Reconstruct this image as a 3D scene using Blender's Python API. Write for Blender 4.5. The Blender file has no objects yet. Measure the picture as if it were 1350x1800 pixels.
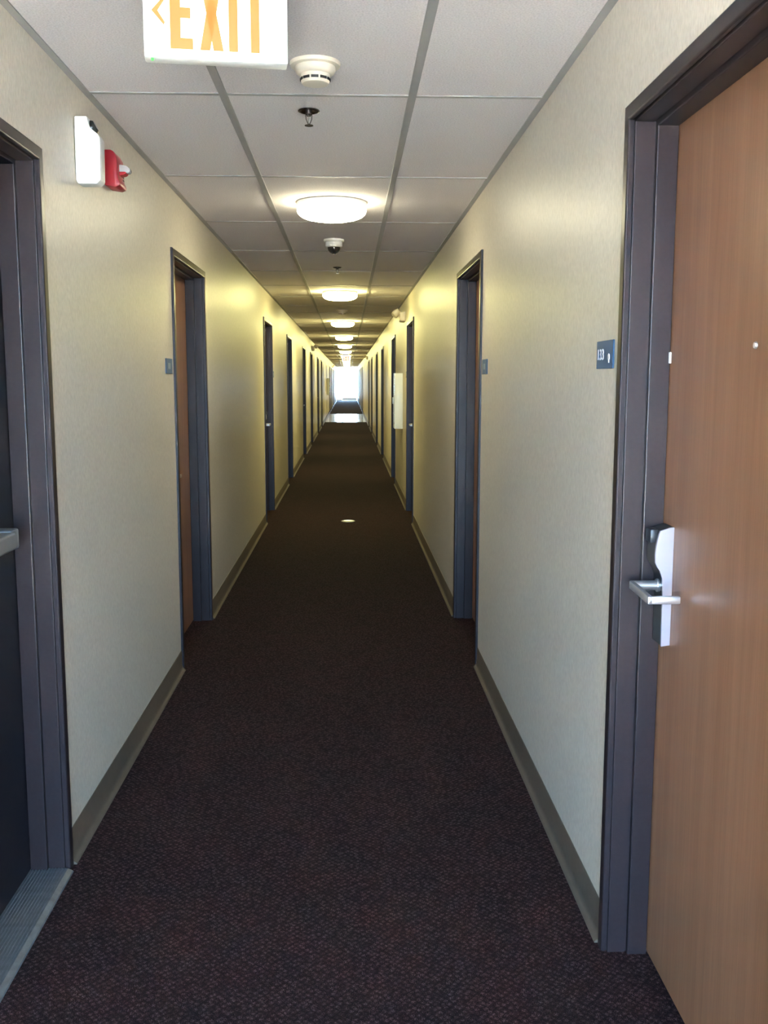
import bpy, bmesh, math, random
from mathutils import Matrix, Vector

random.seed(7)
C = bpy.context.scene.collection
scene = bpy.context.scene

# ------------------------------------------------------------------ camera
CAM_H = 1.44
F_PX = 1708.3
yaw, pitch, roll = math.radians(2.096), math.radians(7.71), math.radians(0.07)
fw = Vector((math.sin(yaw) * math.cos(pitch), math.cos(yaw) * math.cos(pitch), -math.sin(pitch)))
rt = Vector((math.cos(yaw), -math.sin(yaw), 0))
up = rt.cross(fw)
r2 = rt * math.cos(roll) + up * math.sin(roll)
u2 = -rt * math.sin(roll) + up * math.cos(roll)
cam_data = bpy.data.cameras.new('camera')
cam = bpy.data.objects.new('camera', cam_data)
C.objects.link(cam)
cam.matrix_world = Matrix(((r2.x, u2.x, -fw.x, 0), (r2.y, u2.y, -fw.y, 0), (r2.z, u2.z, -fw.z, CAM_H), (0, 0, 0, 1)))
cam_data.sensor_fit = 'VERTICAL'
cam_data.sensor_height = 36.0
cam_data.lens = F_PX * 36.0 / 1800.0
cam_data.clip_start = 0.05
cam_data.clip_end = 300
scene.camera = cam

# ------------------------------------------------------------------ room dimensions
XL, XR = -0.8385, 0.6498          # wall faces
ZC = 2.347                        # underside of the ceiling grid
Y0, Y1 = -1.2, 70.0               # glazed ends of the corridor
GL, GR = -0.3967, 0.2087          # main runners of the ceiling grid
LAT0, LST = 3.2727, 1.2652        # first cross tee, tile length
WT = 0.16                         # depth of the door recess
XM = 0.5 * (GL + GR)

# ------------------------------------------------------------------ sky and exposure
SKY = 56.0
LAMP = 74.0
world = bpy.data.worlds.new('overcast_sky')
scene.world = world
world.use_nodes = True
bg = world.node_tree.nodes['Background']
bg.inputs['Color'].default_value = (0.38, 0.64, 1.0, 1)
bg.inputs['Strength'].default_value = SKY
sun_data = bpy.data.lights.new('sun', 'SUN')
sun_data.energy = 330.0
sun_data.color = (1.0, 0.83, 0.62)
sun_data.angle = math.radians(0.53)
sun = bpy.data.objects.new('sun', sun_data)
C.objects.link(sun)
sun.rotation_euler = (0, math.radians(35), 0)
scene.view_settings.view_transform = 'Standard'
scene.view_settings.look = 'None'
scene.view_settings.exposure = 0.28
scene.view_settings.gamma = 1.0
scene.view_settings.use_curve_mapping = False
scene.cycles.use_denoising = True
scene.cycles.max_bounces = 10
scene.cycles.diffuse_bounces = 6
scene.cycles.glossy_bounces = 4
scene.cycles.transparent_max_bounces = 8
scene.cycles.sample_clamp_indirect = 120.0
scene.cycles.caustics_reflective = False
scene.cycles.caustics_refractive = False


def portal(name, y, toward):
    l = bpy.data.lights.new(name, 'AREA')
    l.shape = 'RECTANGLE'
    l.size, l.size_y = 1.36, 2.2
    l.cycles.is_portal = True
    o = bpy.data.objects.new(name, l)
    C.objects.link(o)
    o.location = (0.5 * (XL + XR), y, 1.12)
    o.rotation_euler = (math.radians(90) * (1 if toward > 0 else -1), 0, 0)
    return o


portal('daylight_portal', Y0 + 0.06, 1)
portal('daylight_portal', Y1 - 0.06, -1)

# ------------------------------------------------------------------ materials
def new_mat(name):
    m = bpy.data.materials.new(name)
    m.use_nodes = True
    nt = m.node_tree
    return m, nt, nt.nodes['Principled BSDF']


def L(nt, a, b):
    nt.links.new(a, b)


def plain(name, col, rough=0.5, metal=0.0, spec=0.5, coat=0.0, noise=0.0, nscale=60.0, bump=0.0, bscale=300.0):
    m, nt, p = new_mat(name)
    p.inputs['Base Color'].default_value = (*col, 1)
    p.inputs['Roughness'].default_value = rough
    p.inputs['Metallic'].default_value = metal
    p.inputs['Specular IOR Level'].default_value = spec
    p.inputs['Coat Weight'].default_value = coat
    p.inputs['Coat Roughness'].default_value = 0.15
    tc = nt.nodes.new('ShaderNodeTexCoord')
    if noise:
        n = nt.nodes.new('ShaderNodeTexNoise')
        n.inputs['Scale'].default_value = nscale
        n.inputs['Detail'].default_value = 4
        L(nt, tc.outputs['Object'], n.inputs['Vector'])
        r = nt.nodes.new('ShaderNodeValToRGB')
        r.color_ramp.elements[0].position = 0.3
        r.color_ramp.elements[1].position = 0.7
        r.color_ramp.elements[0].color = (*[c * (1 - noise) for c in col], 1)
        r.color_ramp.elements[1].color = (*[min(1, c * (1 + noise)) for c in col], 1)
        L(nt, n.outputs['Fac'], r.inputs['Fac'])
        L(nt, r.outputs['Color'], p.inputs['Base Color'])
    if bump:
        n = nt.nodes.new('ShaderNodeTexNoise')
        n.inputs['Scale'].default_value = bscale
        n.inputs['Detail'].default_value = 3
        L(nt, tc.outputs['Object'], n.inputs['Vector'])
        b = nt.nodes.new('ShaderNodeBump')
        b.inputs['Strength'].default_value = bump
        b.inputs['Distance'].default_value = 0.002
        L(nt, n.outputs['Fac'], b.inputs['Height'])
        L(nt, b.outputs['Normal'], p.inputs['Normal'])
    return m


def emit(name, col, strength):
    m, nt, p = new_mat(name)
    p.inputs['Base Color'].default_value = (0.8, 0.8, 0.8, 1)
    p.inputs['Emission Color'].default_value = (*col, 1)
    p.inputs['Emission Strength'].default_value = strength
    return m


def mat_wall():
    m, nt, p = new_mat('vinyl_wallcovering')
    tc = nt.nodes.new('ShaderNodeTexCoord')
    mp = nt.nodes.new('ShaderNodeMapping')
    mp.inputs['Scale'].default_value = (1, 1, 0.35)
    L(nt, tc.outputs['Object'], mp.inputs['Vector'])
    n = nt.nodes.new('ShaderNodeTexNoise')
    n.inputs['Scale'].default_value = 190
    n.inputs['Detail'].default_value = 3
    L(nt, mp.outputs['Vector'], n.inputs['Vector'])
    r = nt.nodes.new('ShaderNodeValToRGB')
    r.color_ramp.elements[0].position = 0.3
    r.color_ramp.elements[1].position = 0.72
    r.color_ramp.elements[0].color = (0.55, 0.50, 0.425, 1)
    r.color_ramp.elements[1].color = (0.70, 0.645, 0.555, 1)
    L(nt, n.outputs['Fac'], r.inputs['Fac'])
    L(nt, r.outputs['Color'], p.inputs['Base Color'])
    p.inputs['Roughness'].default_value = 0.42
    p.inputs['Specular IOR Level'].default_value = 0.45
    b = nt.nodes.new('ShaderNodeBump')
    b.inputs['Strength'].default_value = 0.35
    b.inputs['Distance'].default_value = 0.0015
    L(nt, n.outputs['Fac'], b.inputs['Height'])
    L(nt, b.outputs['Normal'], p.inputs['Normal'])
    return m


def mat_carpet():
    m, nt, p = new_mat('patterned_carpet')
    tc = nt.nodes.new('ShaderNodeTexCoord')
    # small light flecks set out on a diagonal lattice, over a dark maroon pile
    mp = nt.nodes.new('ShaderNodeMapping')
    mp.inputs['Rotation'].default_value = (0, 0, math.radians(45))
    mp.inputs['Scale'].default_value = (1, 1, 0)
    L(nt, tc.outputs['Object'], mp.inputs['Vector'])
    vo = nt.nodes.new('ShaderNodeTexVoronoi')
    vo.inputs['Scale'].default_value = 74
    vo.inputs['Randomness'].default_value = 0.45
    L(nt, mp.outputs['Vector'], vo.inputs['Vector'])
    n = nt.nodes.new('ShaderNodeTexNoise')
    n.inputs['Scale'].default_value = 360
    n.inputs['Detail'].default_value = 2
    L(nt, tc.outputs['Object'], n.inputs['Vector'])
    sub = nt.nodes.new('ShaderNodeMath')
    sub.operation = 'MULTIPLY_ADD'
    L(nt, vo.outputs['Distance'], sub.inputs[0])
    sub.inputs[1].default_value = -0.42
    L(nt, n.outputs['Fac'], sub.inputs[2])
    r = nt.nodes.new('ShaderNodeValToRGB')
    els = r.color_ramp.elements
    els[0].position = 0.14
    els[0].color = (0.008, 0.004, 0.0055, 1)
    els[1].position = 0.56
    els[1].color = (0.110, 0.068, 0.070, 1)
    e = els.new(0.36)
    e.color = (0.024, 0.0112, 0.0120, 1)
    L(nt, sub.outputs['Value'], r.inputs['Fac'])
    # broad mottling between wine red and charcoal
    n2 = nt.nodes.new('ShaderNodeTexNoise')
    n2.inputs['Scale'].default_value = 7
    n2.inputs['Detail'].default_value = 5
    L(nt, tc.outputs['Object'], n2.inputs['Vector'])
    r2_ = nt.nodes.new('ShaderNodeValToRGB')
    r2_.color_ramp.elements[0].position = 0.38
    r2_.color_ramp.elements[0].color = (0.90, 0.97, 0.97, 1)
    r2_.color_ramp.elements[1].position = 0.62
    r2_.color_ramp.elements[1].color = (1.05, 0.95, 0.97, 1)
    L(nt, n2.outputs['Fac'], r2_.inputs['Fac'])
    mx = nt.nodes.new('ShaderNodeMix')
    mx.data_type = 'RGBA'
    mx.blend_type = 'MULTIPLY'
    mx.inputs['Factor'].default_value = 1.0
    L(nt, r.outputs['Color'], mx.inputs['A'])
    L(nt, r2_.outputs['Color'], mx.inputs['B'])
    L(nt, mx.outputs['Result'], p.inputs['Base Color'])
    p.inputs['Roughness'].default_value = 0.95
    p.inputs['Specular IOR Level'].default_value = 0.1
    b = nt.nodes.new('ShaderNodeBump')
    b.inputs['Strength'].default_value = 0.7
    b.inputs['Distance'].default_value = 0.004
    L(nt, n.outputs['Fac'], b.inputs['Height'])
    L(nt, b.outputs['Normal'], p.inputs['Normal'])
    return m


def mat_wood():
    m, nt, p = new_mat('door_wood_veneer')
    tc = nt.nodes.new('ShaderNodeTexCoord')
    mp = nt.nodes.new('ShaderNodeMapping')
    mp.inputs['Scale'].default_value = (14, 14, 0.55)
    L(nt, tc.outputs['Object'], mp.inputs['Vector'])
    n = nt.nodes.new('ShaderNodeTexNoise')
    n.inputs['Scale'].default_value = 1.6
    n.inputs['Detail'].default_value = 5
    n.inputs['Distortion'].default_value = 0.6
    L(nt, mp.outputs['Vector'], n.inputs['Vector'])
    r = nt.nodes.new('ShaderNodeValToRGB')
    els = r.color_ramp.elements
    els[0].position = 0.25
    els[0].color = (0.220, 0.105, 0.056, 1)
    els[1].position = 0.75
    els[1].color = (0.305, 0.157, 0.088, 1)
    L(nt, n.outputs['Fac'], r.inputs['Fac'])
    mp2 = nt.nodes.new('ShaderNodeMapping')
    mp2.inputs['Scale'].default_value = (160, 160, 3.0)
    L(nt, tc.outputs['Object'], mp2.inputs['Vector'])
    n2 = nt.nodes.new('ShaderNodeTexNoise')
    n2.inputs['Scale'].default_value = 2.0
    n2.inputs['Detail'].default_value = 3
    L(nt, mp2.outputs['Vector'], n2.inputs['Vector'])
    mx = nt.nodes.new('ShaderNodeMix')
    mx.data_type = 'RGBA'
    mx.blend_type = 'MULTIPLY'
    mx.inputs['Factor'].default_value = 0.35
    L(nt, r.outputs['Color'], mx.inputs['A'])
    r2_ = nt.nodes.new('ShaderNodeValToRGB')
    r2_.color_ramp.elements[0].position = 0.3
    r2_.color_ramp.elements[0].color = (0.6, 0.55, 0.5, 1)
    r2_.color_ramp.elements[1].position = 0.65
    r2_.color_ramp.elements[1].color = (1, 1, 1, 1)
    L(nt, n2.outputs['Fac'], r2_.inputs['Fac'])
    L(nt, r2_.outputs['Color'], mx.inputs['B'])
    L(nt, mx.outputs['Result'], p.inputs['Base Color'])
    p.inputs['Roughness'].default_value = 0.42
    p.inputs['Specular IOR Level'].default_value = 0.45
    return m


def mat_tile():
    m, nt, p = new_mat('ceiling_tile_board')
    tc = nt.nodes.new('ShaderNodeTexCoord')
    n = nt.nodes.new('ShaderNodeTexNoise')
    n.inputs['Scale'].default_value = 190
    n.inputs['Detail'].default_value = 3
    L(nt, tc.outputs['Object'], n.inputs['Vector'])
    r = nt.nodes.new('ShaderNodeValToRGB')
    r.color_ramp.elements[0].position = 0.33
    r.color_ramp.elements[0].color = (0.60, 0.565, 0.575, 1)
    r.color_ramp.elements[1].position = 0.62
    r.color_ramp.elements[1].color = (0.74, 0.70, 0.71, 1)
    L(nt, n.outputs['Fac'], r.inputs['Fac'])
    L(nt, r.outputs['Color'], p.inputs['Base Color'])
    p.inputs['Roughness'].default_value = 0.9
    p.inputs['Specular IOR Level'].default_value = 0.2
    b = nt.nodes.new('ShaderNodeBump')
    b.inputs['Strength'].default_value = 0.4
    b.inputs['Distance'].default_value = 0.002
    L(nt, n.outputs['Fac'], b.inputs['Height'])
    L(nt, b.outputs['Normal'], p.inputs['Normal'])
    return m


def mat_glass():
    m = bpy.data.materials.new('window_glass')
    m.use_nodes = True
    nt = m.node_tree
    nt.nodes.clear()
    out = nt.nodes.new('ShaderNodeOutputMaterial')
    mx = nt.nodes.new('ShaderNodeMixShader')
    tr = nt.nodes.new('ShaderNodeBsdfTransparent')
    tr.inputs['Color'].default_value = (0.94, 0.97, 0.96, 1)
    gl = nt.nodes.new('ShaderNodeBsdfGlossy')
    gl.inputs['Roughness'].default_value = 0.02
    mx.inputs['Fac'].default_value = 0.07
    L(nt, tr.outputs[0], mx.inputs[1])
    L(nt, gl.outputs[0], mx.inputs[2])
    L(nt, mx.outputs[0], out.inputs['Surface'])
    return m


M = {
    'wall': mat_wall(),
    'carpet': mat_carpet(),
    'wood': mat_wood(),
    'tile': mat_tile(),
    'glass': mat_glass(),
    'grid': plain('ceiling_grid_paint', (0.34, 0.33, 0.33), 0.5),
    'slab': plain('plenum_board', (0.4, 0.4, 0.4), 0.9),
    'bronze': plain('door_frame_paint', (0.028, 0.019, 0.021), 0.34, spec=0.30, noise=0.10, nscale=90),
    'metal_door': plain('dark_door_paint', (0.014, 0.011, 0.016), 0.5, spec=0.3, noise=0.15, nscale=60),
    'base': plain('vinyl_base', (0.115, 0.090, 0.068), 0.45, noise=0.08, nscale=40),
    'vinyl': plain('polished_floor_tile', (0.46, 0.43, 0.38), 0.10, noise=0.12, nscale=6),
    'concrete': plain('outdoor_concrete', (0.45, 0.44, 0.42), 0.9, noise=0.15, nscale=4),
    'alu': plain('brushed_aluminium', (0.55, 0.55, 0.54), 0.38, metal=0.9, noise=0.15, nscale=30),
    'threshold': plain('ribbed_threshold_metal', (0.13, 0.14, 0.15), 0.55, metal=0.4, noise=0.2, nscale=40),
    'storefront': plain('storefront_aluminium', (0.5, 0.5, 0.5), 0.4, metal=0.6),
    'chrome': plain('satin_chrome', (0.72, 0.72, 0.76), 0.3, metal=0.85),
    'darkchrome': plain('dark_chrome', (0.16, 0.15, 0.14), 0.22, metal=0.9),  # one even, darker chrome for the sprinkler heads
    'satin': plain('satin_silver_plate', (0.40, 0.38, 0.43), 0.42, metal=0.35),
    'black': plain('black_lock_plastic', (0.025, 0.026, 0.030), 0.35),
    'white': plain('white_plastic', (0.82, 0.81, 0.78), 0.4),
    'cream': plain('cream_plastic', (0.74, 0.66, 0.55), 0.45),
    'dark': plain('dark_slot', (0.02, 0.018, 0.015), 0.6),
    'red': plain('red_alarm_plastic', (0.45, 0.018, 0.030), 0.35),
    'lens': plain('clear_strobe_lens', (0.42, 0.43, 0.43), 0.08, spec=0.8),
    'smoked': plain('smoked_dome', (0.03, 0.03, 0.028), 0.06, coat=0.5),
    'blue': plain('blue_sign_plastic', (0.040, 0.105, 0.215), 0.45, spec=0.3),
    'ink': plain('pale_sign_print', (0.72, 0.72, 0.78), 0.5),
    'mutedink': plain('muted_sign_print', (0.25, 0.32, 0.40), 0.5),
    'cabinet': plain('white_cabinet_enamel', (0.88, 0.90, 0.89), 0.3),
    'cabred': plain('red_extinguisher_paint', (0.42, 0.02, 0.02), 0.3),
    'closer': plain('aluminium_closer_paint', (0.42, 0.46, 0.45), 0.4, metal=0.3),
    'pushbar': plain('push_bar_metal', (0.24, 0.25, 0.27), 0.4, metal=0.4),
    'diffuser': emit('lit_diffuser', (1.0, 0.92, 0.36), LAMP),
    'dimdiffuser': emit('lit_diffuser_weaker', (1.0, 0.93, 0.62), LAMP * 0.42),
    'signface': emit('lit_sign_face', (1.0, 0.97, 0.92), 1.1),
    'letters': emit('lit_orange_letters', (1.0, 0.36, 0.06), 0.85),
    'led': emit('green_led', (0.1, 1.0, 0.15), 1.2),
}
M['letters'].node_tree.nodes['Principled BSDF'].inputs['Base Color'].default_value = (0.25, 0.05, 0.01, 1)
M['led'].node_tree.nodes['Principled BSDF'].inputs['Base Color'].default_value = (0.02, 0.2, 0.02, 1)

# ------------------------------------------------------------------ mesh helpers
class MB:
    def __init__(self):
        self.bm = bmesh.new()

    def box(self, x0, x1, y0, y1, z0, z1, bev=0.0, seg=2):
        b = bmesh.new()
        vs = [b.verts.new((x, y, z)) for x in (x0, x1) for y in (y0, y1) for z in (z0, z1)]
        for f in ((0, 1, 3, 2), (4, 6, 7, 5), (0, 4, 5, 1), (2, 3, 7, 6), (0, 2, 6, 4), (1, 5, 7, 3)):
            b.faces.new([vs[i] for i in f])
        bmesh.ops.recalc_face_normals(b, faces=b.faces)
        if bev:
            bmesh.ops.bevel(b, geom=list(b.edges), offset=bev, segments=seg, affect='EDGES', profile=0.5)
        self.merge(b)
        return self

    def merge(self, b, mat=None):
        mp = {}
        for v in b.verts:
            mp[v] = self.bm.verts.new(mat @ v.co if mat else v.co)
        for f in b.faces:
            try:
                self.bm.faces.new([mp[v] for v in f.verts])
            except ValueError:
                pass
        b.free()

    def prism(self, pts, axis, a, b_, bev=0.0, seg=2):
        """extrude a closed 2-D outline along axis from a to b_; pts in the two other axes, in xyz order"""
        b = bmesh.new()

        def mk(p, t):
            return {'x': (t, p[0], p[1]), 'y': (p[0], t, p[1]), 'z': (p[0], p[1], t)}[axis]
        v0 = [b.verts.new(mk(p, a)) for p in pts]
        v1 = [b.verts.new(mk(p, b_)) for p in pts]
        n = len(pts)
        for i in range(n):
            b.faces.new((v0[i], v0[(i + 1) % n], v1[(i + 1) % n], v1[i]))
        b.faces.new(v0)
        b.faces.new(v1[::-1])
        bmesh.ops.recalc_face_normals(b, faces=b.faces)
        if bev:
            es = [e for e in b.edges if len(e.link_faces) == 2 and e.calc_face_angle(0) > 0.5]
            bmesh.ops.bevel(b, geom=es, offset=bev, segments=seg, affect='EDGES', profile=0.5)
        self.merge(b)
        return self

    def lathe(self, prof, cx=0, cy=0, cz=0, n=32, axis='z'):
        """prof: list of (r, h) turned around the axis"""
        b = bmesh.new()

        def mk(r, h, a):
            c, s = r * math.cos(a), r * math.sin(a)
            return {'z': (cx + c, cy + s, cz + h), 'x': (cx + h, cy + c, cz + s), 'y': (cx + c, cy + h, cz + s)}[axis]
        rings = []
        for r, h in prof:
            if r < 1e-6:
                rings.append([b.verts.new(mk(0, h, 0))])
            else:
                rings.append([b.verts.new(mk(r, h, 2 * math.pi * k / n)) for k in range(n)])
        for i in range(len(rings) - 1):
            A, B = rings[i], rings[i + 1]
            for k in range(n):
                a0, a1 = A[k % len(A)], A[(k + 1) % len(A)]
                b0, b1 = B[k % len(B)], B[(k + 1) % len(B)]
                vs = []
                for v in (a0, a1, b1, b0):
                    if v not in vs:
                        vs.append(v)
                if len(vs) > 2:
                    b.faces.new(vs)
        if len(rings[0]) > 1:
            b.faces.new(rings[0])
        if len(rings[-1]) > 1:
            b.faces.new(rings[-1])
        bmesh.ops.recalc_face_normals(b, faces=b.faces)
        self.merge(b)
        return self

    def mesh(self, name, mat, smooth=35):
        me = bpy.data.meshes.new(name)
        self.bm.to_mesh(me)
        self.bm.free()
        me.materials.append(mat)
        if smooth:
            me.shade_smooth()
            me.set_sharp_from_angle(angle=math.radians(smooth))
        return me


def put(name, me, parent=None, loc=None):
    o = bpy.data.objects.new(name, me)
    C.objects.link(o)
    if parent:
        o.parent = parent
    if loc:
        o.location = loc
    return o


def tag(o, label, cat=None, group=None, kind=None):
    o['label'] = label
    if cat:
        o['category'] = cat
    if group:
        o['group'] = group
    if kind:
        o['kind'] = kind
    return o


def empty(name, loc, rz=0.0):
    o = bpy.data.objects.new(name, None)
    o.empty_display_size = 0.05
    C.objects.link(o)
    o.location = loc
    o.rotation_euler = (0, 0, rz)
    return o


# ------------------------------------------------------------------ door schedule
T_OUT = 0.53                       # half width over the casing
Z_OUT = 2.063                      # top of the casing
# (near edge, latch at the far side?, number plate, fine detail?)
RIGHT = [(1.258, True), (4.765, False), (9.70, True), (13.47, True), (18.0, False), (21.6, True), (26.3, False), (30.0, True),
         (44.0, True), (47.7, False), (52.4, True), (56.1, False), (60.8, True), (64.5, False)]
LEFT = [(1.718, True), (4.750, False), (9.79, True), (13.49, False), (18.1, True), (21.8, False), (26.5, True), (30.2, False),
        (44.2, True), (47.9, False), (52.6, True), (56.3, False), (61.0, True), (64.7, False)]

# ------------------------------------------------------------------ floor, ground, walls, ceiling
PA, PB = 34.0, 42.3                # polished crossing
mb = MB()
mb.box(XL - 0.3, XR + 0.3, Y0 - 0.02, PA, -0.05, 0.0)
mb.box(XL - 0.3, XR + 0.3, PB, Y1 + 0.02, -0.05, 0.0)
tag(put('floor', mb.mesh('floor', M['carpet'], 0)), 'dark maroon brown patterned carpet running down the corridor', 'floor', kind='structure')
tag(put('floor', MB().box(XL - 0.3, XR + 0.3, PA, PB, -0.05, 0.001).mesh('floor_crossing', M['vinyl'], 0)),
    'shiny pale floor crossing that mirrors the bright end door', 'floor', kind='structure')
tag(put('ground', MB().box(-30, 30, -40, 110, -0.12, -0.055).mesh('ground', M['concrete'], 0)),
    'pale concrete ground outside the glazed ends', 'ground', kind='structure')


def wall(side, doors):
    s = 1 if side == 'right' else -1
    X = XR if s > 0 else XL
    mb = MB()
    ztop = ZC + 0.1

    def bx(d0, d1, y0, y1, z0, z1):
        a, b = X + s * d0, X + s * d1
        mb.box(min(a, b), max(a, b), y0, y1, z0, z1)
    y = Y0 - 0.1
    for near, _ in doors:
        c = near + T_OUT
        bx(0, WT, y, c - 0.5, 0, ztop)
        bx(0, WT, c - 0.5, c + 0.5, Z_OUT - 0.03, ztop)
        y = c + 0.5
    bx(0, WT, y, Y1 + 0.1, 0, ztop)
    bx(WT, WT + 0.1, Y0 - 0.1, Y1 + 0.1, 0, ztop)  # unseen sheet behind the doors, added to stop daylight leaking in
    o = put('wall_' + side, mb.mesh('wall_' + side, M['wall'], 0))
    return tag(o, 'cream beige vinyl covered corridor wall on the %s' % side, 'wall', kind='structure')


wall('left', LEFT)
wall('right', RIGHT)

ceil = put('ceiling', MB().box(XL - 0.26, XR + 0.26, Y0 - 0.1, Y1 + 0.1, ZC + 0.03, ZC + 0.12).mesh('ceiling', M['slab'], 0))
tag(ceil, 'suspended ceiling of grey white tiles in a metal grid', 'ceiling', kind='structure')
cols = [(XL, GL), (GL, GR), (GR, XR)]
tile_me = [MB().box(a + 0.003, b - 0.003, 0.003, LST - 0.003, 0.0, 0.014, 0.002, 1).mesh('ceiling_tile', M['tile'], 0) for a, b in cols]
tee_me = [MB().box(a + 0.012, b - 0.012, -0.010, 0.010, -0.003, 0.004, 0.0008, 1).mesh('cross_tee', M['grid'], 0) for a, b in cols]
k0 = math.floor((Y0 - LAT0) / LST)
k1 = math.ceil((Y1 - LAT0) / LST)
for k in range(k0, k1):
    y = LAT0 + k * LST
    for c in range(3):
        put('ceiling_tile', tile_me[c], ceil, (0, y, ZC))
        put('cross_tee', tee_me[c], ceil, (0, y, ZC))
for x in (GL, GR):
    put('main_runner', MB().box(x - 0.013, x + 0.013, Y0, Y1, ZC - 0.004, ZC + 0.003, 0.0008, 1).mesh('main_runner', M['grid'], 0), ceil)
put('wall_angle', MB().box(XL, XL + 0.022, Y0, Y1, ZC - 0.004, ZC + 0.002).mesh('wall_angle', M['grid'], 0), ceil)
put('wall_angle', MB().box(XR - 0.022, XR, Y0, Y1, ZC - 0.004, ZC + 0.002).mesh('wall_angle', M['grid'], 0), ceil)


def baseboard(side, doors):
    s = 1 if side == 'right' else -1
    X = XR if s > 0 else XL
    root = tag(empty('baseboard_' + side, (0, 0, 0)), 'tan vinyl cove base along the %s wall' % side, 'baseboard', kind='structure')
    prof = [(0, 0), (0.020, 0), (0.0195, 0.004), (0.012, 0.009), (0.007, 0.018), (0.004, 0.032), (0.0035, 0.098), (0.002, 0.102), (0, 0.102)]
    y = Y0
    segs = []
    for near, _ in doors:
        segs.append((y, near))
        y = near + 2 * T_OUT
    segs.append((y, Y1))
    for a, b in segs:
        pts = [(X - s * d, z) for d, z in prof]
        put('base_strip', MB().prism(pts, 'y', a + 0.001, b - 0.001).mesh('base_strip', M['base'], 50), root)


baseboard('left', LEFT)
baseboard('right', RIGHT)

# ------------------------------------------------------------------ glazed ends
def glazed_end(n, y, s, label):
    """storefront door filling the corridor end; s points out of the building"""
    root = tag(empty('door_%d' % n, (0, y, 0)), label, 'glass door', kind='structure')
    a, b = XL, XR
    fr = 0.045
    zt = ZC - 0.01
    hd = 2.14

    def bar(name, x0, x1, z0, z1, d=0.09):
        me = MB().box(x0, x1, -d / 2, d / 2, z0, z1, 0.003, 1).mesh(name, M['storefront'])
        return put(name, me, root)
    bar('frame_post', a, a + fr, 0, zt)
    bar('frame_post', b - fr, b, 0, zt)
    bar('frame_head', a + fr, b - fr, zt - fr, zt)
    bar('transom_bar', a + fr, b - fr, hd, hd + fr)
    m = a + 0.36
    bar('mullion', m, m + fr, 0, hd)
    bar('sidelight_rail', a + fr, m, 0, 0.10)
    leaf = put('door_leaf', MB().box(m + fr + .004, m + fr + .064, -.022, .022, .012, hd - .004)
               .box(b - fr - .064, b - fr - .004, -.022, .022, .012, hd - .004)
               .box(m + fr + .064, b - fr - .064, -.022, .022, hd - .08, hd - .004)
               .box(m + fr + .064, b - fr - .064, -.022, .022, .012, .22).mesh('glass_door_leaf', M['storefront'], 0), root)
    put('pane', MB().box(m + fr + .062, b - fr - .062, -.004, .004, .215, hd - .075).mesh('pane', M['glass'], 0), leaf)
    put('pull_bar', MB().box(m + fr + .02, b - fr - .02, -s * .075 - .012, -s * .075 + .012, 1.0, 1.045, .004)
        .box(m + fr + .02, m + fr + .045, min(-s * .075, -s * .02), max(-s * .075, -s * .02), 1.005, 1.04)
        .box(b - fr - .045, b - fr - .02, min(-s * .075, -s * .02), max(-s * .075, -s * .02), 1.005, 1.04).mesh('pull_bar', M['alu']), leaf)
    put('pane', MB().box(a + fr - .005, m + .005, -.004, .004, .095, hd + .005).mesh('pane', M['glass'], 0), root)
    put('pane', MB().box(a + fr - .005, b - fr + .005, -.004, .004, hd + fr - .005, zt - fr + .005).mesh('pane', M['glass'], 0), root)
    put('threshold', MB().box(m + fr, b - fr, -.07, .07, 0, .010, .003, 1).mesh('threshold', M['alu']), root)


glazed_end(30, Y1, 1, 'glass door glowing white at the far end of the corridor')
glazed_end(31, Y0, -1, 'glass entrance door at the near end, behind the viewer')

# ------------------------------------------------------------------ doors
PROF = [(0.0, .53), (-.007, .53), (-.0095, .5293), (-.0113, .5275), (-.012, .525), (-.012, .4985), (-.0115, .4962), (-.0102, .4945), (-.0080, .4935), (-.002, .4935), (-.002, .4975), (.003, .4975),
        (.003, .4915), (.0037, .4897), (.0055, .489), (.047, .489), (.047, .4925), (.051, .4925), (.051, .481), (.0518, .4788), (.054, .478), (.0985, .478), (.0985, .487),
        (.15, .487), (.15, .4995), (0.0, .4995)]
ZH = Z_OUT - T_OUT


def frame_meshes():
    out = []
    for s in (-1, 1):
        b = bmesh.new()
        lo = [b.verts.new((x, s * t, 0)) for x, t in PROF]
        hi = [b.verts.new((x, s * t, ZH + t)) for x, t in PROF]
        n = len(PROF)
        for i in range(n):
            b.faces.new((lo[i], lo[(i + 1) % n], hi[(i + 1) % n], hi[i]))
        b.faces.new(lo)
        bmesh.ops.recalc_face_normals(b, faces=b.faces)
        m = MB(); m.merge(b)
        out.append(m.mesh('jamb', M['bronze'], 0))
    b = bmesh.new()
    lo = [b.verts.new((x, -t, ZH + t)) for x, t in PROF]
    hi = [b.verts.new((x, t, ZH + t)) for x, t in PROF]
    n = len(PROF)
    for i in range(n):
        b.faces.new((lo[i], lo[(i + 1) % n], hi[(i + 1) % n], hi[i]))
    bmesh.ops.recalc_face_normals(b, faces=b.faces)
    m = MB(); m.merge(b)
    out.append(m.mesh('head_jamb', M['bronze'], 0))
    return out


FRAME = frame_meshes()
LEAF_WOOD = MB().box(.101, .145, -.4845, .4845, .006, 2.017, .0015, 1).mesh('door_leaf', M['wood'], 0)
LEAF_METAL = MB().box(.101, .145, -.4845, .4845, .012, 2.017, .0015, 1).mesh('metal_door_leaf', M['metal_door'], 0)
DF = .101                          # door face depth
# outline of the electronic lock seen from the side: (projection from the door, height)
LOCKP = [(0, .825), (.021, .822), (.0215, .90), (.0225, .960), (.0245, .985), (.030, 1.002), (.0375, 1.012), (.0420, 1.022),
         (.0425, 1.040), (.041, 1.060), (.037, 1.082), (.033, 1.096), (.010, 1.104), (0, 1.105)]


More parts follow.
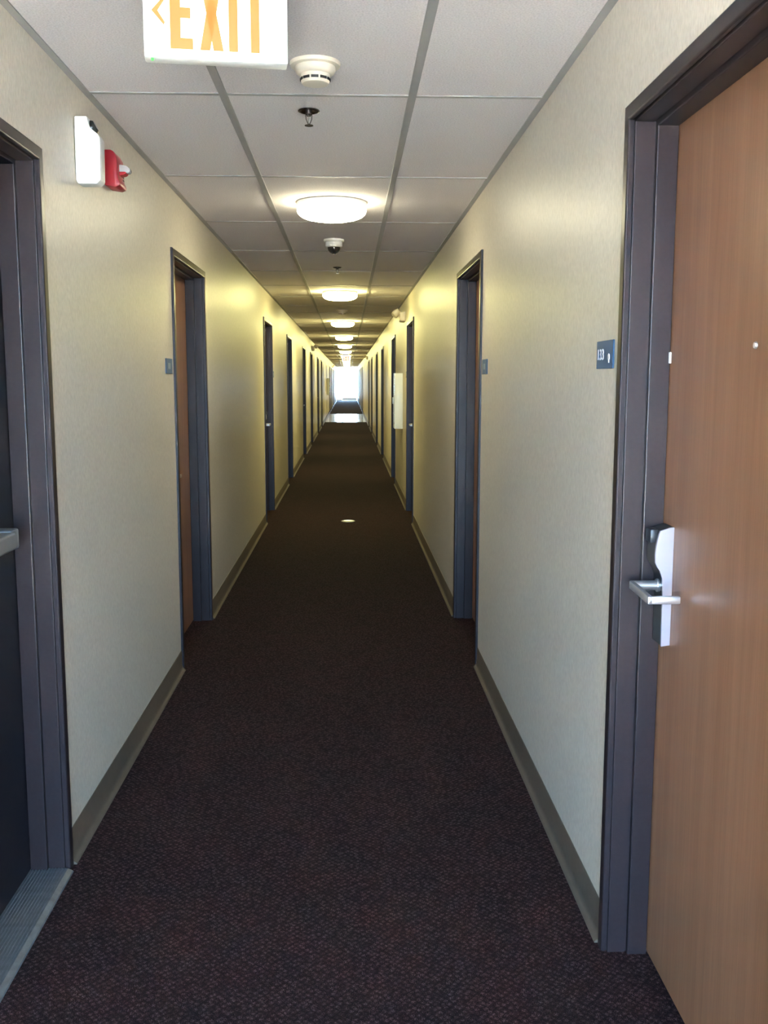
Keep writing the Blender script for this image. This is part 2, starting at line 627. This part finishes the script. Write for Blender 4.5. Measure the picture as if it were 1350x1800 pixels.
def lock_meshes(s):
    pts = [(DF - p, z) for p, z in LOCKP]
    pts_in = [(DF - max(0, p - .0015), z) for p, z in LOCKP]
    ya, yb, yc = s * .402, s * .409, s * .470
    d = {}
    d['lock_plate'] = MB().prism(pts, 'y', ya, yb, .0008, 1).mesh('lock_plate', M['satin'], 30)
    d['lock_case'] = MB().prism(pts_in, 'y', yb, yc, .001, 1).mesh('lock_case', M['black'], 30)
    y0, y1 = sorted((s * .420, s * .460))
    d['card_slot'] = MB().box(DF - .050, DF - .030, y0, y1, 1.065, 1.098, .004, 2).mesh('card_slot', M['black'])
    ys = s * .436
    zl = .962
    d['lever_spindle'] = MB().lathe([(.016, DF - .026), (.016, DF - .019)], 0, ys, zl, 24, 'x').lathe(
        [(.0115, DF - .080), (.0115, DF - .026)], 0, ys, zl, 24, 'x').mesh('lever_spindle', M['chrome'], 40)
    m = MB().prism([(s * .448, zl - .010), (s * .448, zl + .010), (s * .300, zl + .003), (s * .300, zl - .015)], 'x', DF - .088, DF - .076, .003, 2)
    y0, y1 = sorted((s * .300, s * .312))
    m.box(DF - .088, DF - .014, y0, y1, zl - .015, zl + .003, .003, 2)
    d['lever_handle'] = m.mesh('lever_handle', M['chrome'], 40)
    return d


LOCK = {1: lock_meshes(1), -1: lock_meshes(-1)}
PEEP = MB().lathe([(.007, DF + .002), (.007, DF - .002), (.0055, DF - .004), (.003, DF - .004), (0, DF - .0025)], 0, 0, 1.505, 20, 'x').mesh('peephole', M['chrome'], 40)


def door(n, side, near, far_latch, label, wood=True, detail=True):
    yc = near + T_OUT
    X = XR if side == 'right' else XL
    root = empty('door_%d' % n, (X, yc, 0), 0 if side == 'right' else math.pi)
    tag(root, label, 'door', kind='structure')
    put('jamb', FRAME[0], root)
    put('jamb', FRAME[1], root)
    put('head_jamb', FRAME[2], root)
    leaf = put('door_leaf', LEAF_WOOD if wood else LEAF_METAL, root)
    if wood and detail:
        s = (1 if far_latch else -1) * (1 if side == 'right' else -1)
        for k, me in LOCK[s].items():
            put(k, me, leaf)
        put('peephole', PEEP, leaf)
    return root, leaf


ORD = ['first', 'second', 'third', 'fourth', 'fifth', 'sixth', 'seventh', 'eighth', 'ninth', 'tenth', 'eleventh', 'twelfth', 'thirteenth', 'fourteenth', 'fifteenth']
n = 1
for i, (near, fl) in enumerate(RIGHT):
    if i == 0:
        lab = 'large wooden guest room door beside the blue 133 plate, nearest on the right'
    else:
        lab = '%s wooden guest room door from the front on the right wall' % ORD[i]
    root, leaf = door(n, 'right', near, fl, lab, True, near < 34)
    if i == 0:
        put('edge_seal', MB().box(.0955, .1005, .470, .4775, 1.480, 1.506, .001, 1).mesh('edge_seal', M['white']), root)
    n += 1
for i, (near, fl) in enumerate(LEFT):
    if i == 0:
        lab = 'dark metal exit door with a push bar, nearest on the left'
    else:
        lab = '%s door from the front on the left wall, wooden in a dark frame' % ORD[i]
    root, leaf = door(n, 'left', near, fl, lab, i != 0, near < 34)
    n += 1
    if i == 0:
        # push bar across the leaf (local -y is the far side)
        put('push_bar', MB().box(DF - .070, DF - .028, -.30, .30, 1.000, 1.046, .008, 3).mesh('push_bar', M['pushbar']), leaf)
        put('bar_end', MB().box(DF - .062, DF, -.345, -.285, .996, 1.050, .006, 2).mesh('bar_end', M['pushbar']), leaf)
        put('bar_end', MB().box(DF - .062, DF, .285, .345, .996, 1.050, .006, 2).mesh('bar_end', M['pushbar']), leaf)
        put('door_closer', MB().box(DF - .055, DF, -.345, -.05, 1.925, 1.985, .006, 2)
            .lathe([(.012, 1.985), (.012, 2.0)], DF - .028, -.24, 0, 16, 'z')
            .box(DF - .045, DF - .020, -.25, .02, 1.993, 2.001, .001, 1).mesh('door_closer', M['closer']), leaf)
        thr = put('threshold', MB().prism([(-.022, 0), (-.020, .004), (-.006, .011), (.148, .011), (.148, 0)], 'y', -.488, .488).mesh('threshold', M['threshold'], 20), root)
        rib = MB().box(-.0025, .0025, -.487, .487, 0, .0022, .0007, 1).mesh('ridge', M['threshold'])
        for k in range(11):
            put('ridge', rib, thr, (.002 + k * .0092, 0, .011))

# ------------------------------------------------------------------ ceiling lights
def lamp_meshes():
    pan = MB().lathe([(0, 0), (.178, 0), (.180, -.004), (.180, -.018), (.176, -.022), (0, -.022)], n=48).mesh('base_pan', M['white'], 35)
    pr = [(0.0, -.019), (.170, -.019)]
    R, H = .177, .078
    pr += [(R, -.024), (R + .001, -.040)]
    for k in range(1, 11):
        a = math.pi / 2 * k / 10
        pr.append(((R + .001) * math.cos(a) ** 0.55 if k < 10 else 0, -.040 - (H - .030) * math.sin(a)))
    dif = MB().lathe(pr, n=48).mesh('diffuser', M['diffuser'], 60)
    dim = MB().lathe(pr, n=48).mesh('diffuser', M['dimdiffuser'], 60)
    return pan, dif, dim


PAN, DIF, DIM = lamp_meshes()
LY = 5.17
for k in range(0, 13):
    y = LY + k * 5.061
    o = empty('ceiling_light', (-0.082, y, ZC - .003))
    lab = '%s lit round drum ceiling light counted from the front' % ORD[k]
    if k == 0:
        lab = 'largest and nearest lit round drum light on the ceiling'
    tag(o, lab, 'ceiling light', 'round drum lights along the corridor ceiling')
    put('base_pan', PAN, o)
    put('diffuser', DIM if k == 0 else DIF, o)

# ------------------------------------------------------------------ exit signs
def exit_sign(loc, rz, label, w=.290, h=.215):
    """hung from the ceiling, lit face toward -y"""
    o = tag(empty('exit_sign', loc, rz), label, 'exit sign', 'exit signs under the ceiling')
    t = .022
    put('housing', MB().box(-w / 2, w / 2, -t + .003, t, -h, 0, .004, 2).mesh('housing', M['white']), o)
    face = put('sign_face', MB().box(-w / 2 + .004, w / 2 - .004, -t - .001, -t + .003, -h + .004, -.004, .0008, 1).mesh('sign_face', M['signface']), o)
    put('mount', MB().box(-.06, .06, -.020, .020, 0, ZC - loc[2] - .001, .002, 1).mesh('mount', M['white']), o)
    # letters as raised bars; sign plane is x,z
    zb, zt = -h + .017, -h + .160
    y0, y1 = -t - .0025, -t
    sw = .021

    def letter(polys, nm):
        m = MB()
        for p in polys:
            m.prism(p, 'y', y0, y1)
        put(nm, m.mesh(nm, M['letters'], 0), face)

    def rect(a, b, c, d):
        return [(a, c), (b, c), (b, d), (a, d)]
    x = -w / 2 + .053
    hm = .5 * (zb + zt) - .002
    letter([rect(x, x + sw, zb, zt), rect(x + sw, x + .045, zb, zb + sw), rect(x + sw, x + .041, hm - .010, hm + .010), rect(x + sw, x + .045, zt - sw, zt)], 'letter_e')
    x = -w / 2 + .112
    ww = .047
    letter([[(x, zb), (x + .020, zb), (x + ww, zt), (x + ww - .020, zt)], [(x + ww - .020, zb), (x + ww, zb), (x + .020, zt), (x, zt)]], 'letter_x')
    x = -w / 2 + .170
    letter([rect(x, x + .018, zb, zt)], 'letter_i')
    x = -w / 2 + .214
    letter([rect(x, x + .018, zb, zt), rect(x - .018, x, zt - sw, zt), rect(x + .018, x + .036, zt - sw, zt)], 'letter_t')
    cx, cz, a, q = -w / 2 + .017, -h + .088, .026, .012
    letter([[(cx, cz), (cx + q, cz), (cx + a, cz + .021), (cx + a - .002, cz + .027)], [(cx, cz), (cx + a - .002, cz - .027), (cx + a, cz - .021), (cx + q, cz)]], 'arrow')
    put('indicator_lamp', MB().lathe([(.003, 0), (.003, -.004), (0, -.005)], -w / 2 + .016, -t + .010, -h, 16, 'z').mesh('indicator_lamp', M['led'], 40), o)
    return o


exit_sign((-0.268, 2.12, 2.302), math.radians(7.5), 'lit white exit sign with orange letters and left arrow, close overhead')
exit_sign((-0.07, 33.6, 2.30), 0, 'small exit sign far down the corridor below the lights')

# ------------------------------------------------------------------ ceiling devices
def smoke(loc, label):
    o = tag(empty('smoke_detector', loc), label, 'smoke detector', 'smoke detectors on the ceiling')
    put('base_ring', MB().lathe([(0, 0), (.073, 0), (.0735, -.004), (.071, -.010), (.060, -.012), (0, -.012)], n=40).mesh('base_ring', M['cream'], 35), o)
    b = put('body', MB().lathe([(.058, -.011), (.059, -.020), (.055, -.028), (.050, -.032), (.042, -.033), (.0415, -.052), (.038, -.058), (.030, -.060), (0, -.060)], n=40).mesh('body', M['cream'], 35), o)
    for k in range(10):
        a = 2 * math.pi * k / 10 - math.pi / 2
        m = MB().box(-.0105, .0105, -.0015, .0015, -.0505, -.0435)
        s = put('vent_slot', m.mesh('vent_slot', M['dark'], 0), b, (math.cos(a) * .0415, math.sin(a) * .0415, 0))
        s.rotation_euler = (0, 0, a + math.pi / 2)
    return o


smoke((-0.092, 2.955, ZC - .0005), 'cream smoke detector beside the near exit sign')
smoke((-0.079, 12.9, ZC - .0005), 'small smoke detector just before the third ceiling light')


def sprinkler(loc, label):
    o = tag(empty('fire_sprinkler', loc), label, 'sprinkler', 'sprinkler heads on the ceiling')
    put('escutcheon', MB().lathe([(.016, 0), (.036, -.001), (.037, -.004), (.030, -.007), (.016, -.003)], n=32).mesh('escutcheon', M['darkchrome'], 40), o)
    put('body', MB().lathe([(.011, .0), (.011, -.014), (.007, -.018), (.007, -.020), (0, -.021)], n=20).mesh('body', M['darkchrome'], 40), o)
    m = MB()
    for s in (-1, 1):
        m.prism([(s * .009, -.012), (s * .012, -.013), (s * .011, -.030), (s * .003, -.048), (s * .001, -.046), (s * .008, -.030)], 'y', -.0018, .0018)
    put('frame_arm', m.mesh('frame_arm', M['darkchrome'], 0), o)
    put('glass_bulb', MB().lathe([(0, -.020), (.002, -.022), (.0025, -.030), (.002, -.042), (0, -.044)], n=12).mesh('glass_bulb', M['lens'], 60), o)
    d = MB().lathe([(.004, -.045), (.004, -.048), (.0145, -.049), (.0150, -.051), (0, -.0505)], n=24)
    put('deflector', d.mesh('deflector', M['darkchrome'], 40), o)
    return o


sprinkler((-0.130, 3.45, ZC - .0005), 'chrome sprinkler head behind the smoke detector, before the first light')
sprinkler((-0.085, 8.05, ZC - .0005), 'chrome sprinkler head between dome camera and second ceiling light')

o = tag(empty('dome_camera', (-0.09, 6.50, ZC - .0005)), 'white dome security camera with smoked bubble behind nearest ceiling light', 'camera')
put('mount_ring', MB().lathe([(0, 0), (.066, 0), (.066, -.012), (.060, -.017), (0, -.017)], n=40).mesh('mount_ring', M['white'], 35), o)
put('housing', MB().lathe([(.054, -.016), (.055, -.040), (.050, -.048), (.044, -.050), (0, -.050)], n=40).mesh('housing', M['white'], 35), o)
put('dome', MB().lathe([(.042, -.049)] + [(.042 * math.cos(a), -.052 - .040 * math.sin(a)) for a in [math.pi / 2 * k / 8 for k in range(8)]] + [(0, -.092)], n=32).mesh('dome', M['smoked'], 60), o)

# ------------------------------------------------------------------ wall devices on the left
o = tag(empty('alarm_housing', (XL, 3.135, 2.040)), 'white wall box with a chamfered top beside the red fire alarm', 'alarm')
pts = [(0.002, .012), (.008, 0.0), (.066, 0.0), (.078, .012), (.080, .135), (.074, .147), (.048, .168), (.043, .200), (.004, .200)]
put('housing', MB().prism(pts, 'y', 0, .062, .004, 2).mesh('housing', M['white'], 40), o)
m = MB().lathe([(0, 0), (.021, 0), (.021, .010), (.016, .016), (0, .018)], n=24)
dk = put('sensor_lens', m.mesh('sensor_lens', M['smoked'], 40), o, (.047, .034, .172))
dk.rotation_euler = (0, math.radians(62), 0)

o = tag(empty('fire_alarm_strobe', (XL, 3.51, 2.108)), 'red fire alarm horn with clear strobe lens high on left wall', 'fire alarm')
pts = [(0, 0), (.038, -.006), (.052, 0), (.052, .012), (.046, .022), (.045, .075), (.043, .095), (.034, .112), (.024, .118), (0, .118)]
b = put('horn_body', MB().prism(pts, 'y', 0, .105, .003, 2).mesh('horn_body', M['red'], 40), o)
for k in range(4):
    put('horn_slot', MB().box(.0445, .0462, .075, .098, .028 + k * .010, .033 + k * .010).mesh('horn_slot', M['dark'], 0), b)
put('strobe_bracket', MB().prism([(.042, .036), (.062, .040), (.070, .046), (.066, .050), (.042, .050)], 'y', .026, .066, .001, 1).mesh('strobe_bracket', M['red'], 30), o)
put('strobe_lens', MB().prism([(.044, .050), (.076, .046), (.083, .052), (.081, .062), (.070, .072), (.044, .076)], 'y', .030, .062, .004, 2).mesh('strobe_lens', M['lens'], 30), o)


# ------------------------------------------------------------------ emergency lights further along
def emergency(side, y, z, label):
    s = 1 if side == 'right' else -1
    o = tag(empty('emergency_light', (XR if s > 0 else XL, y, z), 0 if s > 0 else math.pi), label, 'emergency light', 'emergency lights high on the walls')
    put('housing', MB().prism([(0, 0), (-.050, .004), (-.062, .016), (-.062, .085), (-.050, .100), (0, .104)], 'y', -.15, .15, .004, 2).mesh('housing', M['cream'], 40), o)
    for q in (-1, 1):
        h = put('lamp_head', MB().lathe([(0, .02), (.022, .018), (.040, -.020), (.043, -.050), (.040, -.056), (0, -.052)], n=24).mesh('lamp_head', M['cream'], 40), o, (-.080, q * .105, .115))
        h.rotation_euler = (0, math.radians(50), q * math.radians(30))
        put('lamp_neck', MB().lathe([(.010, 0), (.010, .030)], n=14).mesh('lamp_neck', M['cream'], 40), o, (-.058, q * .105, .088))
    return o


emergency('right', 11.33, 2.105, 'cream twin lamp emergency light above the white extinguisher cabinet')
emergency('left', 22.9, 2.12, 'cream twin lamp emergency light on the left wall between far doors')
emergency('right', 32.4, 2.12, 'tiny twin lamp emergency light on the right wall before the shiny crossing')
emergency('left', 51.4, 2.10, 'tiny twin lamp emergency light on the left wall near the bright end')

# ------------------------------------------------------------------ room number plates
def number_plate(side, y, label, text=None):
    s = 1 if side == 'right' else -1
    o = tag(empty('room_number_plate', (XR if s > 0 else XL, y, 1.505), 0 if s > 0 else math.pi), label, 'sign', 'blue room number plates')
    w, h = .156, .070
    put('plate', MB().box(-.0045, 0, -w / 2, w / 2, -h / 2, h / 2, .0012, 1).mesh('plate', M['blue']), o)
    # local: viewer stands at -x, left of the viewer is +y
    if text:
        cu = bpy.data.curves.new('numerals', 'FONT')
        cu.body = text
        cu.size = .038
        cu.extrude = .0006
        cu.offset = .0003
        cu.align_x = 'LEFT'
        tmp = bpy.data.objects.new('numerals_curve', cu)
        C.objects.link(tmp)
        dg = bpy.context.evaluated_depsgraph_get()
        me = bpy.data.meshes.new_from_object(tmp.evaluated_get(dg))
        bpy.data.objects.remove(tmp)
        me.name = 'numerals'
        me.materials.clear()
        me.materials.append(M['ink'])
        t = put('numerals', me, o, (-.0050, w / 2 - .007, -.012))
        t.rotation_euler = (math.radians(90), 0, math.radians(-90))
        t.scale = (1.18, 1.0, 1.0)
        cy, cz = -w / 2 + .036, -.010
        put('emblem', MB().lathe([(.0, -.0058), (.0085, -.0058), (.0085, -.004), (0, -.004)], 0, cy, cz + .003, 20, 'x')
            .prism([(cy - .006, cz - .006), (cy + .002, cz - .006), (cy + .001, cz - .011), (cy - .004, cz - .011)], 'x', -.0058, -.004).mesh('emblem', M['ink'], 0), o)
    else:
        put('print', MB().box(-.0053, -.0044, -.026, .030, -.013, .014).mesh('print', M['mutedink'], 0), o)
    return o


number_plate('right', 2.458, 'blue plate reading 133 beside the nearest right door', '133')
number_plate('left', 4.620, 'blue grey number plate before the second left door')
number_plate('right', 4.640, 'grey blue number plate before the second right door')
number_plate('left', 10.98, 'small number plate just past the third left door')
number_plate('right', 10.90, 'small number plate just past the third right door')

# ------------------------------------------------------------------ extinguisher cabinets
def cabinet(side, y, label):
    s = 1 if side == 'right' else -1
    o = tag(empty('extinguisher_cabinet', (XR if s > 0 else XL, y, .866), 0 if s > 0 else math.pi), label, 'cabinet', 'white extinguisher cabinets')
    w, h, d = .30, .66, .098
    put('body', MB().box(-d + .012, 0, -w / 2, w / 2, 0, h, .004, 2).mesh('body', M['cabinet']), o)
    dr = put('cabinet_door', MB().box(-d, -d + .012, -w / 2, -w / 2 + .045, 0, h).box(-d, -d + .012, w / 2 - .045, w / 2, 0, h)
             .box(-d, -d + .012, -w / 2 + .045, w / 2 - .045, 0, .045).box(-d, -d + .012, -w / 2 + .045, w / 2 - .045, h - .045, h).mesh('cabinet_door', M['cabinet'], 0), o)
    put('door_window', MB().box(-d + .002, -d + .006, -w / 2 + .043, w / 2 - .043, .043, h - .043).mesh('door_window', M['smoked'], 0), dr)
    put('door_pull', MB().box(-d - .014, -d, w / 2 - .030, w / 2 - .015, h / 2 - .04, h / 2 + .04, .004, 2).mesh('door_pull', M['alu']), dr)
    return o


cabinet('right', 11.82, 'white fire extinguisher cabinet on right wall between two doors')
cabinet('left', 39.0, 'tiny white extinguisher cabinet on left wall by the shiny crossing')

# ------------------------------------------------------------------ floor cover
o = tag(empty('floor_cover_plate', (-0.007, 9.93, 0)), 'round pale metal cover plate set in the carpet', 'floor cover')
put('plate', MB().lathe([(0, 0), (.071, 0), (.071, .003), (.066, .005), (0, .005)], n=40).mesh('plate', M['alu'], 30), o)
put('screw', MB().lathe([(.009, .0045), (.008, .0065), (0, .007)], n=16).mesh('screw', M['chrome'], 30), o)
